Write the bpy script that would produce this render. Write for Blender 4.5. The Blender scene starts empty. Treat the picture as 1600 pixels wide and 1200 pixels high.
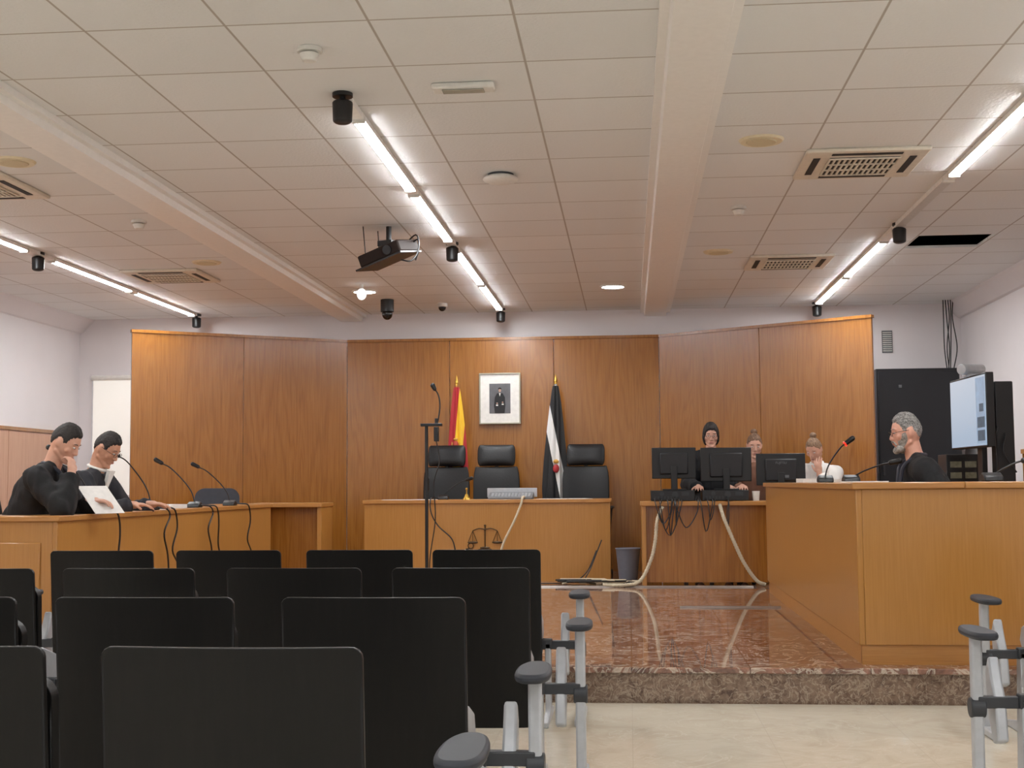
import bpy, bmesh, math, random
from mathutils import Matrix, Vector, noise
random.seed(7)
PI=math.pi
scene=bpy.context.scene
COL=bpy.context.collection
V=Vector
# ------------------------------------------------------------ materials
def srgb(r,g,b):
    f=lambda c:(c/12.92 if c<=.04045 else ((c+.055)/1.055)**2.4)
    return (f(r/255),f(g/255),f(b/255),1)
MATS={}
def newmat(name):
    m=bpy.data.materials.new(name); m.use_nodes=True
    nt=m.node_tree; b=nt.nodes["Principled BSDF"]
    return m,nt,b
def nd(nt,t,ins=None,**props):
    n=nt.nodes.new(t)
    for k,v in props.items(): setattr(n,k,v)
    if ins:
        for k,v in ins.items():
            if isinstance(v,bpy.types.NodeSocket): nt.links.new(v,n.inputs[k])
            else: n.inputs[k].default_value=v
    return n
def math_(nt,op,a,b=None,c=None):
    ins={0:a}
    if b is not None: ins[1]=b
    if c is not None: ins[2]=c
    return nd(nt,'ShaderNodeMath',ins,operation=op).outputs[0]
def ramp(nt,fac,stops,interp='LINEAR'):
    n=nd(nt,'ShaderNodeValToRGB',{0:fac}); cr=n.color_ramp; cr.interpolation=interp
    while len(cr.elements)<len(stops): cr.elements.new(.5)
    for e,(p,c) in zip(cr.elements,stops): e.position=p; e.color=c
    return n.outputs[0]
def plain(name,col,rough=.5,metal=0,var=.06,scale=30,bump=0,emit=None,es=0,spec=.5,coat=0):
    if name in MATS: return MATS[name]
    m,nt,b=newmat(name)
    tc=nd(nt,'ShaderNodeTexCoord')
    nz=nd(nt,'ShaderNodeTexNoise',{'Vector':tc.outputs['Object'],'Scale':scale,'Detail':4})
    lo=tuple(max(0,c*(1-var)) for c in col[:3])+(1,); hi=tuple(min(1,c*(1+var)) for c in col[:3])+(1,)
    c=ramp(nt,nz.outputs['Fac'],[(.3,lo),(.7,hi)])
    nt.links.new(c,b.inputs['Base Color'])
    b.inputs['Roughness'].default_value=rough; b.inputs['Metallic'].default_value=metal
    b.inputs['Specular IOR Level'].default_value=spec
    b.inputs['Coat Weight'].default_value=coat
    if bump:
        bp=nd(nt,'ShaderNodeBump',{'Strength':bump,'Distance':.01,'Height':nz.outputs['Fac']})
        nt.links.new(bp.outputs[0],b.inputs['Normal'])
    if emit:
        b.inputs['Emission Color'].default_value=emit; b.inputs['Emission Strength'].default_value=es
    MATS[name]=m; return m
def hairm(name,c1,c2):
    if name in MATS: return MATS[name]
    m,nt,b=newmat(name); tc=nd(nt,'ShaderNodeTexCoord')
    n=nd(nt,'ShaderNodeTexNoise',{'Vector':tc.outputs['Object'],'Scale':55.,'Detail':5,'Distortion':1.5})
    nt.links.new(ramp(nt,n.outputs['Fac'],[(.35,c1),(.65,c2)]),b.inputs['Base Color']); b.inputs['Roughness'].default_value=.65
    bp=nd(nt,'ShaderNodeBump',{'Strength':1.,'Distance':.006,'Height':n.outputs['Fac']}); nt.links.new(bp.outputs[0],b.inputs['Normal'])
    MATS[name]=m; return m
def wood(name,dark,mid,light,grain=(40,40,1.6),rough=.32,figure=.3,coat=.25,freq=34.,spec=.5):
    if name in MATS: return MATS[name]
    m,nt,b=newmat(name)
    tc=nd(nt,'ShaderNodeTexCoord'); oi=nd(nt,'ShaderNodeObjectInfo')
    off=nd(nt,'ShaderNodeVectorMath',{0:tc.outputs['Object']},operation='ADD')
    cmb=nd(nt,'ShaderNodeCombineXYZ',{0:math_(nt,'MULTIPLY',oi.outputs['Random'],9.),1:0.,2:math_(nt,'MULTIPLY',oi.outputs['Random'],5.)})
    nt.links.new(cmb.outputs[0],off.inputs[1])
    mp=nd(nt,'ShaderNodeMapping',{'Vector':off.outputs[0],'Scale':grain})
    n1=nd(nt,'ShaderNodeTexNoise',{'Vector':mp.outputs[0],'Scale':2.2,'Detail':8,'Roughness':.6,'Distortion':.2})
    mp2=nd(nt,'ShaderNodeMapping',{'Vector':off.outputs[0],'Scale':tuple(g*.085 if g>5 else g*.22 for g in grain)})
    n2=nd(nt,'ShaderNodeTexNoise',{'Vector':mp2.outputs[0],'Scale':1.4,'Detail':2,'Distortion':.3})
    rings=math_(nt,'SINE',math_(nt,'MULTIPLY',n2.outputs['Fac'],freq*2.4))
    ring01=math_(nt,'POWER',math_(nt,'ADD',math_(nt,'MULTIPLY',rings,.5),.5),2.)
    mix=math_(nt,'SUBTRACT',math_(nt,'ADD',n1.outputs['Fac'],figure*.3),math_(nt,'MULTIPLY',ring01,figure*.6))
    c=ramp(nt,mix,[(.25,dark),(.52,mid),(.78,light)])
    nt.links.new(c,b.inputs['Base Color'])
    b.inputs['Roughness'].default_value=rough; b.inputs['Coat Weight'].default_value=coat; b.inputs['Coat Roughness'].default_value=.2
    b.inputs['Specular IOR Level'].default_value=spec
    MATS[name]=m; return m
WOODP=wood('panel_wood',srgb(134,80,24),srgb(155,97,34),srgb(168,110,44),(36,36,1.2),.27,.26,.4)
WOODD=wood('desk_wood',srgb(168,114,50),srgb(175,121,57),srgb(182,128,65),(46,46,1.5),.3,.05)
WOODT=wood('desk_top_wood',srgb(164,108,48),srgb(178,122,60),srgb(190,136,74),(1.6,40,40),.35,.05)
WENGE=wood('wenge',srgb(5,4,4),srgb(8,7,6),srgb(14,11,10),(30,30,1.2),.42,.1,.0,spec=.25)
BLACK=plain('black_plastic',srgb(13,13,15),.42)
BLACK2=plain('black_leather',srgb(12,13,16),.45,bump=.15,scale=90,spec=.4)
DARKG=plain('dark_grey_plastic',srgb(44,46,50),.5)
GREYPL=plain('grey_plastic',srgb(104,106,110),.45)
LGREY=plain('light_grey_metal',srgb(180,182,186),.38,metal=.15)
WHITE=plain('white_paint',srgb(228,226,220),.5)
CEILW=plain('ceiling_trim_paint',srgb(248,247,244),.5)
PAPER=plain('paper',srgb(235,233,228),.8)
WALLM=plain('wall_paint',srgb(230,225,226),.85,var=.015,scale=3)
SKIN=plain('skin',srgb(212,160,136),.5,var=.05,scale=25)
SKINR=plain('skin_ruddy',srgb(214,158,136),.5,var=.05,scale=25)
ROBE=plain('black_robe',srgb(12,12,15),.85,bump=.6,scale=14,var=.2)
HAIRB=hairm('hair_black',srgb(12,10,9),srgb(42,34,29)); HAIRG=hairm('hair_grey',srgb(78,76,74),srgb(165,162,158)); HAIRN=hairm('hair_brown',srgb(78,54,38),srgb(138,104,78))
HAIRL=hairm('hair_dark_blond',srgb(100,76,58),srgb(160,128,100)); BEARDG=hairm('beard_grey',srgb(112,108,104),srgb(178,174,168))
GOLD=plain('gold_brass',srgb(200,160,70),.3,metal=.9)
BRONZE=plain('dark_bronze',srgb(70,52,30),.4,metal=.5)
BEIGE=plain('beige_conduit',srgb(200,187,160),.5)
LIP=plain('lips',srgb(172,108,98),.5)
EYEW=plain('eye_white',srgb(205,200,195),.3)
RED=plain('red_led',srgb(230,40,30),.4,emit=srgb(255,50,30),es=1.)
TUBE=plain('tube_emitter',srgb(255,255,255),.5,emit=(.965,.985,1,1),es=82)
DOWN=plain('downlight_emitter',srgb(255,255,255),.5,emit=(.93,.97,1,1),es=22)

def ceiling_mat():
    m,nt,b=newmat('ceiling_tiles')
    tc=nd(nt,'ShaderNodeTexCoord'); sp=nd(nt,'ShaderNodeSeparateXYZ',{0:tc.outputs['Object']})
    def cell(s,o,size):
        t=math_(nt,'DIVIDE',math_(nt,'SUBTRACT',s,o),size)
        f=math_(nt,'FRACT',t); fl=math_(nt,'FLOOR',t)
        d=math_(nt,'MINIMUM',f,math_(nt,'SUBTRACT',1.,f))
        return math_(nt,'MULTIPLY',d,size),fl
    dx,fx=cell(sp.outputs[0],0.,.6); dy,fy=cell(sp.outputs[1],5.15,.594)
    d=math_(nt,'MINIMUM',dx,dy)
    line=ramp(nt,math_(nt,'MULTIPLY',d,50.),[(.2,(1,1,1,1)),(.36,(0,0,0,1))])
    wn=nd(nt,'ShaderNodeTexWhiteNoise',{'Vector':nd(nt,'ShaderNodeCombineXYZ',{0:fx,1:fy}).outputs[0]})
    nz=nd(nt,'ShaderNodeTexNoise',{'Vector':tc.outputs['Object'],'Scale':60.,'Detail':3})
    tile=ramp(nt,wn.outputs['Value'],[(0,srgb(230,231,230)),(1,srgb(236,237,236))])
    mx=nd(nt,'ShaderNodeMix',{'Factor':math_(nt,'MULTIPLY',nz.outputs['Fac'],.12)},data_type='RGBA')
    nt.links.new(tile,mx.inputs[6]); mx.inputs[7].default_value=srgb(200,194,186)
    mx2=nd(nt,'ShaderNodeMix',{'Factor':line},data_type='RGBA')
    nt.links.new(mx.outputs[2],mx2.inputs[6]); mx2.inputs[7].default_value=srgb(178,170,160)
    nt.links.new(mx2.outputs[2],b.inputs['Base Color'])
    bp=nd(nt,'ShaderNodeBump',{'Strength':.25,'Distance':.01,'Height':nz.outputs['Fac']}); nt.links.new(bp.outputs[0],b.inputs['Normal'])
    b.inputs['Roughness'].default_value=.8; return m
def marble_mat(name,base,dark,vein,seam,rough,scale=1.,tile=.6,veinw=.03,seamw=.003,light=1.35,spec=.5):
    m,nt,b=newmat(name)
    tc=nd(nt,'ShaderNodeTexCoord')
    n1=nd(nt,'ShaderNodeTexNoise',{'Vector':tc.outputs['Object'],'Scale':4.*scale,'Detail':9,'Roughness':.7,'Distortion':1.2})
    n2=nd(nt,'ShaderNodeTexNoise',{'Vector':tc.outputs['Object'],'Scale':2.6*scale,'Detail':6,'Roughness':.6,'Distortion':2.})
    c=ramp(nt,n1.outputs['Fac'],[(.35,dark),(.52,base),(.70,tuple(min(1,x*light) for x in base[:3])+(1,))])
    v=math_(nt,'ABSOLUTE',math_(nt,'SUBTRACT',n2.outputs['Fac'],.5))
    vf=ramp(nt,v,[(0,(.75,.75,.75,1)),(veinw,(0,0,0,1))])
    mx=nd(nt,'ShaderNodeMix',{'Factor':vf},data_type='RGBA'); nt.links.new(c,mx.inputs[6]); mx.inputs[7].default_value=vein
    out=mx.outputs[2]
    if seamw:
        sp=nd(nt,'ShaderNodeSeparateXYZ',{0:tc.outputs['Object']})
        def ln(s):
            f=math_(nt,'FRACT',math_(nt,'DIVIDE',s,tile)); return math_(nt,'MINIMUM',f,math_(nt,'SUBTRACT',1.,f))
        d=math_(nt,'MINIMUM',ln(sp.outputs[0]),ln(sp.outputs[1]))
        lf=ramp(nt,d,[(seamw,(1,1,1,1)),(seamw*2,(0,0,0,1))])
        mx2=nd(nt,'ShaderNodeMix',{'Factor':lf},data_type='RGBA'); nt.links.new(out,mx2.inputs[6]); mx2.inputs[7].default_value=seam
        out=mx2.outputs[2]
    nt.links.new(out,b.inputs['Base Color']); b.inputs['Roughness'].default_value=rough; b.inputs['Specular IOR Level'].default_value=spec
    return m
CEIL=ceiling_mat()
MARB=marble_mat('red_marble',srgb(132,92,74),srgb(82,50,38),srgb(212,196,176),srgb(84,58,48),.04,1.8,.6,.04,spec=1.,light=1.7)
RISER=marble_mat('speckled_marble',srgb(132,108,90),srgb(84,62,50),srgb(190,170,148),srgb(110,85,70),.15,5,1.2,.035,0)
CREAM=marble_mat('cream_floor',srgb(216,207,188),srgb(206,195,174),srgb(224,217,200),srgb(202,193,174),.12,.8,.6,.02,.002,1.05)

# ------------------------------------------------------------ mesh builder
class MB:
    def __init__(s): s.bm=bmesh.new()
    def box(s,c,d,rot=None):
        M=Matrix.Translation(V(c))
        if rot is not None: M=M@rot.to_4x4()
        bmesh.ops.create_cube(s.bm,size=1,matrix=M@Matrix.Diagonal((d[0],d[1],d[2],1))); return s
    def b2(s,x0,x1,y0,y1,z0,z1): return s.box(((x0+x1)/2,(y0+y1)/2,(z0+z1)/2),(x1-x0,y1-y0,z1-z0))
    def cyl(s,p1,p2,r1,r2=None,seg=20,caps=True):
        p1=V(p1);p2=V(p2); r2=r1 if r2 is None else r2; d=p2-p1
        M=Matrix.Translation((p1+p2)/2)@d.to_track_quat('Z','Y').to_matrix().to_4x4()
        bmesh.ops.create_cone(s.bm,cap_ends=caps,segments=seg,radius1=r1,radius2=r2,depth=d.length,matrix=M); return s
    def ell(s,c,r,rot=None,u=20,v=14):
        M=Matrix.Translation(V(c))
        if rot is not None: M=M@rot.to_4x4()
        if not hasattr(r,'__len__'): r=(r,r,r)
        bmesh.ops.create_uvsphere(s.bm,u_segments=u,v_segments=v,radius=1,matrix=M@Matrix.Diagonal((r[0],r[1],r[2],1))); return s
    def cap(s,p1,r1,p2,r2,seg=14):
        if (V(p2)-V(p1)).length>1e-4: s.cyl(p1,p2,r1,r2,seg)
        s.ell(p1,r1,u=seg,v=10); s.ell(p2,r2,u=seg,v=10); return s
    def prism(s,pts,axis,a,b):
        def mk(p,t):
            if axis=='Z': return (p[0],p[1],t)
            if axis=='Y': return (p[0],t,p[1])
            return (t,p[0],p[1])
        v0=[s.bm.verts.new(mk(p,a)) for p in pts]; v1=[s.bm.verts.new(mk(p,b)) for p in pts]
        n=len(pts)
        s.bm.faces.new(v0); s.bm.faces.new(v1[::-1])
        for i in range(n): s.bm.faces.new((v0[i],v1[i],v1[(i+1)%n],v0[(i+1)%n]))
        return s
    def tube(s,pts,r,seg=8,sub=6,smooth=True):
        P=[V(p) for p in pts]
        if smooth and len(P)>2:
            Q=[]; E=[P[0]*2-P[1]]+P+[P[-1]*2-P[-2]]
            for i in range(1,len(E)-2):
                for k in range(sub):
                    t=k/sub; a,b,c,d=E[i-1],E[i],E[i+1],E[i+2]
                    Q.append(.5*((2*b)+(c-a)*t+(2*a-5*b+4*c-d)*t*t+(3*b-3*c+d-a)*t**3))
            Q.append(P[-1]); P=Q
        up=V((0,0,1)); rings=[]; prev=None
        for i,p in enumerate(P):
            t=(P[min(i+1,len(P)-1)]-P[max(i-1,0)]).normalized()
            if prev is None:
                n=t.cross(up) if abs(t.z)<.95 else t.cross(V((1,0,0)))
            else: n=prev-t*prev.dot(t)
            n.normalize(); prev=n; bn=t.cross(n)
            rr=r(i/(len(P)-1)) if callable(r) else r
            rings.append([s.bm.verts.new(p+(n*math.cos(2*PI*k/seg)+bn*math.sin(2*PI*k/seg))*rr) for k in range(seg)])
        for a,b in zip(rings,rings[1:]):
            for k in range(seg): s.bm.faces.new((a[k],a[(k+1)%seg],b[(k+1)%seg],b[k]))
        s.bm.faces.new(rings[0][::-1]); s.bm.faces.new(rings[-1]); return s
    def torus(s,c,R,r,rot=None,seg=24,sr=6,sy=1.):
        rot=rot or Matrix.Identity(3); rings=[]
        for i in range(seg):
            a=2*PI*i/seg
            rings.append([s.bm.verts.new(V(c)+rot@V(((R+r*math.cos(b))*math.cos(a),(R+r*math.cos(b))*math.sin(a)*sy,r*math.sin(b)))) for b in [2*PI*k/sr for k in range(sr)]])
        for i in range(seg):
            A=rings[i];B=rings[(i+1)%seg]
            for k in range(sr): s.bm.faces.new((A[k],B[k],B[(k+1)%sr],A[(k+1)%sr]))
        return s
    def mesh(s,name,fix=True):
        if fix: bmesh.ops.recalc_face_normals(s.bm,faces=s.bm.faces)
        me=bpy.data.meshes.new(name); s.bm.to_mesh(me); s.bm.free(); return me
    def obj(s,name,mat,parent=None,bevel=0,smooth=True,loc=None,rot=None,angle=40,label=None):
        me=s.mesh(name)
        for m in (mat if isinstance(mat,(list,tuple)) else [mat]): me.materials.append(m)
        if smooth:
            me.polygons.foreach_set('use_smooth',[True]*len(me.polygons)); me.set_sharp_from_angle(angle=math.radians(angle))
        o=bpy.data.objects.new(name,me); COL.objects.link(o)
        if parent: o.parent=parent
        if loc: o.location=loc
        if rot: o.rotation_euler=rot
        if bevel:
            md=o.modifiers.new('bevel','BEVEL'); md.width=bevel; md.segments=2; md.limit_method='ANGLE'
        if label: o['label']=label
        return o
def thing(name,label,cat,loc=(0,0,0),rz=0,group=None):
    o=bpy.data.objects.new(name,None); COL.objects.link(o); o.empty_display_size=.1
    o.location=loc; o.rotation_euler=(0,0,rz); tag(o,label,cat,group); return o
def tag(o,label,cat,group=None):
    o['label']=label; o['category']=cat
    if group: o['group']=group
    return o
def struct(o): o['kind']='structure'; return o
def dup(root,loc,rz=None,label=None):
    def rec(src,par):
        c=src.copy()
        if par: c.parent=par
        COL.objects.link(c)
        for k in list(src.children): rec(k,c)
        return c
    c=rec(root,None); c.location=loc
    if rz is not None: c.rotation_euler=(0,0,rz)
    if label: c['label']=label
    return c

# ------------------------------------------------------------ room
CH=3.02; XL,XR,YB,YF=-6.21,3.57,14.3,-3.0; PZ=.18; PY=6.8
struct(MB().b2(XL,XR,YF,PY,-.1,0).obj('floor',CREAM,smooth=False))
struct(MB().b2(XL,XR,PY+.03,YB,-.1,PZ-.03).obj('trim_1',RISER,smooth=False))
struct(MB().b2(XL,XR,PY,YB,PZ-.03,PZ).obj('floor.001',MARB,bevel=.006,smooth=False))
struct(MB().b2(XL-.15,XL,YF,YB+.15,-.1,CH+.35).obj('wall_left',WALLM,smooth=False))
struct(MB().b2(XR,XR+.15,YF,YB+.15,-.1,CH+.35).obj('wall_right',WALLM,smooth=False))
struct(MB().b2(XL,XR,YB,YB+.15,-.1,CH+.35).obj('wall_back',WALLM,smooth=False))
def bay(x0,x1,ox,name,hole=None):
    m=MB()
    if hole:
        hx0,hx1,hy0,hy1=hole
        L=[(x0,hx0,YF,YB),(hx1,x1,YF,YB),(hx0,hx1,YF,hy0),(hx0,hx1,hy1,YB)]
    else: L=[(x0,x1,YF,YB)]
    for a,b,c,d in L: m.b2(a-ox,b-ox,c,d,0,.02)
    return struct(m.obj(name,CEIL,loc=(ox,0,CH),smooth=False))
bay(-2.9,.16,.16,'ceiling'); bay(XL,-3.23,-3.23,'ceiling.001'); bay(.46,XR,.46,'ceiling.002',(2.27,2.85,10.27,10.82))
struct(MB().b2(XL,XR,YF,YB,CH+.33,CH+.35).obj('ceiling.003',plain('void_dark',srgb(12,11,10),.9),smooth=False))
prof=[(-.165,0.02),(-.165,-.035),(-.125,-.035),(-.115,-.075),(.115,-.075),(.125,-.035),(.165,-.035),(.165,0.02)]
for i,x in enumerate((.31,-3.065)):
    struct(MB().prism(prof,'Y',YF,YB).obj('trim_%d'%(2+i),plain('beam_paint',srgb(246,244,240),.42,var=.02),loc=(x,0,CH),smooth=False))
cov=[(0,0.0),(0,-.16),(.03,-.15),(.09,-.09),(.15,-.03),(.16,0)]
struct(MB().prism(cov,'Y',YF,YB).obj('trim_4',WALLM,loc=(XL,0,CH),smooth=False))
struct(MB().prism([(-a,b) for a,b in cov],'Y',YF,YB).obj('trim_5',WALLM,loc=(XR,0,CH),smooth=False))
WAIN=wood('wainscot_wood',srgb(190,146,120),srgb(200,156,130),srgb(210,168,142),(30,30,1.2),.5,.1,.05)
m=MB()
for k in range(9): m.b2(XL,XL+.02,3.0+k*1.2,3.0+k*1.2+1.19,PZ,1.70)
struct(m.obj('trim_6',WAIN,smooth=False,bevel=.003))
struct(MB().b2(XL,XL+.035,3.0,13.8,1.70,1.735).obj('trim_7',WOODP,smooth=False))
struct(MB().b2(XR-.02,XR,5,12.2,PZ,1.36).obj('trim_8',WOODP,smooth=False))
struct(MB().b2(XR-.035,XR,5,12.2,1.36,1.40).obj('trim_9',WOODT,smooth=False))
struct(MB().b2(-6.05,-5.1,YB-.02,YB,1.0,2.38).obj('window_1',plain('window_glow',srgb(225,225,230),.3),smooth=False))
bl=thing('roller_blind','cream fabric roller blind pulled down over a window','blind',(-5.58,YB-.05,1.0))
MB().b2(-.44,.44,-.004,.004,.02,1.33).obj('blind_fabric',plain('blind_cream_glow',srgb(240,236,228),.8,emit=srgb(255,252,244),es=.35),bl,smooth=False)  # faint emission in the fabric stands in for daylight coming through the blind
MB().cyl((-.46,0,1.35),(.46,0,1.35),.03).obj('roller',WHITE,bl)
MB().cyl((-.44,0,.02),(.44,0,.02),.012).obj('bottom_bar',WHITE,bl)

pan=thing('wood_wall_panelling','tall honey-brown veneered panelling folded in three planes behind the bench','panelling',(-1.37,14.15,PZ))
KN=[(-5.02,12.82),(-3.08,14.13),(.34,14.13),(2.34,12.72)]
PH=2.72
def panel(p,q,nm='panel'):
    p=V((p[0],p[1],0));q=V((q[0],q[1],0)); d=q-p; L=d.length; a=math.atan2(d.y,d.x)
    MB().b2(-L/2+.003,L/2-.003,0,.035,0,PH-PZ-.03).obj(nm,WOODP,pan,bevel=.002,loc=((p+q)/2-V((-1.37,14.15,0))),rot=(0,0,a))
    MB().b2(-L/2-.005,L/2+.005,-.015,.05,PH-PZ-.03,PH-PZ).obj('top_trim',WOODP,pan,loc=((p+q)/2-V((-1.37,14.15,0))),rot=(0,0,a))
for i,n in enumerate((2,3,2)):
    a,b=V(KN[i]),V(KN[i+1])
    for k in range(n): panel(a.lerp(b,k/n),a.lerp(b,(k+1)/n))

# ------------------------------------------------------------ desks
TT=.035
rd=thing('courtroom_desk','long L-shaped honey-coloured wooden bench with solid panelled front','desk',(1.17,6.93,PZ))
H=1.115-PZ
MB().b2(0,.03,0,4.5,.1,H-TT).obj('side_panel',WOODD,rd,bevel=.004)
MB().b2(.03,2.2,0,.03,.1,H-TT).obj('front_panel',WOODD,rd,bevel=.004)
MB().b2(.012,.03,.02,4.48,0,.1).obj('plinth',WOODT,rd)
MB().b2(.012,2.2,.012,.03,0,.1).obj('plinth',WOODT,rd)
MB().b2(.03,.5,4.47,4.5,0,H-TT).obj('end_panel',WOODD,rd)
MB().b2(-.02,.55,-.02,4.52,H-TT,H).obj('desktop',WOODT,rd,bevel=.006)
MB().b2(.55,2.25,-.02,.5,H-TT,H).obj('desktop',WOODT,rd,bevel=.006)
ld=thing('courtroom_desk','long L-shaped honey-coloured wooden desk with panelled front','desk',(-3.42,7.6,PZ))
HL=.95-PZ
MB().b2(-.03,0,0,4.7,0,HL-TT).obj('side_panel',WOODD,ld,bevel=.004)
MB().b2(-2.3,-.03,0,.03,0,HL-TT).obj('front_panel',WOODD,ld,bevel=.004)
MB().b2(-.62,-.1,-.012,0,.1,HL-.16).obj('raised_panel',WOODD,ld,bevel=.008)
MB().b2(-1.35,-.75,-.012,0,.1,HL-.16).obj('raised_panel',WOODD,ld,bevel=.008)
MB().b2(-.55,.02,-.02,4.72,HL-TT,HL).obj('desktop',WOODT,ld,bevel=.006)
MB().b2(-2.35,-.55,-.02,.5,HL-TT,HL).obj('desktop',WOODT,ld,bevel=.006)
MB().b2(-.5,-.03,4.67,4.7,0,HL-TT).obj('end_panel',WOODD,ld)
def side_table(name,label,x0,x1,y,depth,h,recess):
    t=thing(name,label,'table',((x0+x1)/2,y,PZ)); w=(x1-x0)/2
    MB().b2(-w,w,-.03,depth,h-.04,h).obj('tabletop',WOODT,t,bevel=.005)
    for a in(-w+.01,w-.05): MB().b2(a,a+.04,0,depth-.02,0,h-.04).obj('side_panel',WOODD,t,bevel=.003)
    MB().b2(-w+.05,w-.05,recess,recess+.02,0.03,h-.04).obj('modesty_panel',WOODP,t)
    return t
side_table('side_table','small wooden side table beside the long desk',-3.72,-2.98,12.55,.5,.77,.12)
side_table('clerk_table','wooden clerk table carrying computers and monitors',.10,2.25,12.12,.43,.77,.06)
cd_=thing('judge_bench','wide wooden judge bench with bronze scales emblem on its front','desk',(-1.4,12.78,PZ))
n=24; P=[]
for i in range(n+1):
    x=-1.21+2.42*i/n; P.append((x,-.10*(1-(x/1.21)**2)))
MB().prism(P+[(x,y+.03) for x,y in P[::-1]],'Z',0,.755).obj('front_panel',WOODD,cd_,smooth=True)
MB().prism([(x*1.012,y-.02) for x,y in P]+[(1.225,.5),(-1.225,.5)],'Z',.755,.79).obj('desktop',WOODT,cd_,bevel=.004)
for a in(-1.21,1.18): MB().b2(a,a+.03,.02,.48,0,.755).obj('end_panel',WOODD,cd_)
BT=PZ+.79
em=MB(); ey=-.112
em.cyl((0,ey,.33),(0,ey,.53),.006).ell((0,ey,.54),.011).ell((0,ey,.5),(.010,.008,.016))
em.tube([(-.12,ey,.49),(-.06,ey,.512),(0,ey,.505),(.06,ey,.512),(.12,ey,.49)],.005)
for sx in(-.12,.12):
    em.cyl((sx,ey,.49),(sx-.045,ey,.38),.0028,seg=6).cyl((sx,ey,.49),(sx+.045,ey,.38),.0028,seg=6).cyl((sx,ey,.49),(sx,ey,.38),.0028,seg=6)
    em.ell((sx,ey,.377),(.052,.008,.011))
em.ell((0,ey,.325),(.05,.008,.012)).box((0,ey,.31),(.13,.008,.009)).torus((-.14,ey,.345),.026,.005,Matrix.Rotation(PI/2,3,'X')).ell((-.17,ey,.315),(.02,.008,.008))
em.obj('scales_emblem',BRONZE,cd_,label='bronze scales of justice emblem')

# ------------------------------------------------------------ lights on ceiling tracks
def track(x,segs,y0,y1,label):
    t=thing('track_light_fixture',label,'ceiling light',(x,(y0+y1)/2,CH-.0015),group='ceiling track lights'); c=(y0+y1)/2
    MB().b2(-.034,.034,y0-c,y1-c,-.030,0).obj('housing',CEILW,t,bevel=.003)
    for a,b,lit in segs:
        MB().b2(-.031,.031,a-c,b-c,-.0335,-.028).obj('tube_light',TUBE if lit else plain('unlit_tube',srgb(215,212,206),.4),t,bevel=.001)
        for e in(a-c-.03,b-c): MB().b2(-.036,.036,e,e+.03,-.046,-.01).obj('end_cap',WHITE,t,bevel=.004)
    return t
A=(6.5,8.08);B=(8.25,9.82);C_=(10.33,12.0);D=(12.15,13.8)
track(-1.36,[(*A,1),(*B,1),(*C_,1),(*D,1)],6.2,13.9,'white ceiling track with four lit linear tubes')
track(2.01,[(4.7,6.3,1),(*A,1),(*B,0),(*C_,1),(*D,1)],4.6,13.9,'white ceiling track with lit tubes and one dark section')
track(-4.74,[(4.7,6.3,1),(*A,1),(*B,1),(*C_,1),(*D,1)],4.6,13.9,'white ceiling track with lit linear tubes')
for x in (-4.74,-1.36,2.01):
    track(x,[(-2.4,-.8,1),(-.6,1.0,1),(1.2,2.8,1)],-2.5,2.9,'white ceiling track with lit linear tubes above the seats')
def spot(loc):
    t=thing('spotlight','small black cylindrical spotlight clipped to the ceiling track','spotlight',loc,group='track spotlights')
    MB().cyl((0,0,0),(0,0,-.02),.05).cyl((0,0,-.02),(0,0,-.06),.015).obj('mount',BLACK,t,bevel=.002)
    MB().cyl((0,0,-.05),(0,0,-.135),.050,.047).ell((0,0,-.135),(.047,.047,.02)).ell((0,0,-.05),(.05,.05,.018)).obj('lamp_head',BLACK,t)
    return t
spot((-1.36,6.12,CH-.001))
for x in (-1.36,2.01,-4.74):
    for y in (10.08 if x<0 else 9.73,13.98): spot((x,y,CH-.001))
def dlight(x,y):
    t=thing('recessed_downlight','round recessed downlight glowing white','ceiling light',(x,y,CH),group='recessed downlights')
    MB().torus((0,0,-.004),.115,.012).obj('rim',WHITE,t)
    MB().cyl((0,0,0),(0,0,-.008),.108,seg=32).obj('diffuser',DOWN,t)
dlight(-2.56,12.54);dlight(-.13,12.54)
bb=thing('hanging_bulb','bare white bulb hanging from the ceiling','light bulb',(-2.5,12.1,CH))
MB().cyl((0,0,0),(0,0,-.05),.018).obj('socket',WHITE,bb)
MB().ell((0,0,-.095),(.045,.045,.055)).obj('bulb',plain('bulb_white',srgb(240,240,240),.3,emit=(1,1,1,1),es=1.5),bb)
ACM=plain('ac_beige',srgb(222,214,198),.5)
def cassette(x,y,label):
    t=thing('air_conditioning_cassette',label,'air conditioner',(x,y,CH),group='ceiling air conditioners')
    MB().b2(-.35,.35,-.34,.34,-.025,0).obj('frame',ACM,t,bevel=.010)
    m=MB()
    for s in(-1,1): m.b2(s*.275-.02,s*.275+.02,-.2,.2,-.028,-.024).b2(-.2,.2,s*.275-.02,s*.275+.02,-.028,-.024)
    m.b2(-.2,.2,-.2,.2,-.0285,-.024).obj('air_outlet',plain('vent_dark',srgb(32,30,28),.7),t,smooth=False)
    m=MB()
    for k in range(14): m.b2(-.2+k*.4/13-.006,-.2+k*.4/13+.006,-.2,.2,-.036,-.028)
    for k in range(4): m.b2(-.2,.2,-.2+k*.4/3-.006,-.2+k*.4/3+.006,-.038,-.03)
    m.obj('grille',ACM,t,smooth=False)
for x,y in((1.39,7.8),(1.39,11.3),(-4.08,11.33),(-4.08,7.76)): cassette(x,y,'square beige ceiling air conditioning cassette with central grille')
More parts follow.
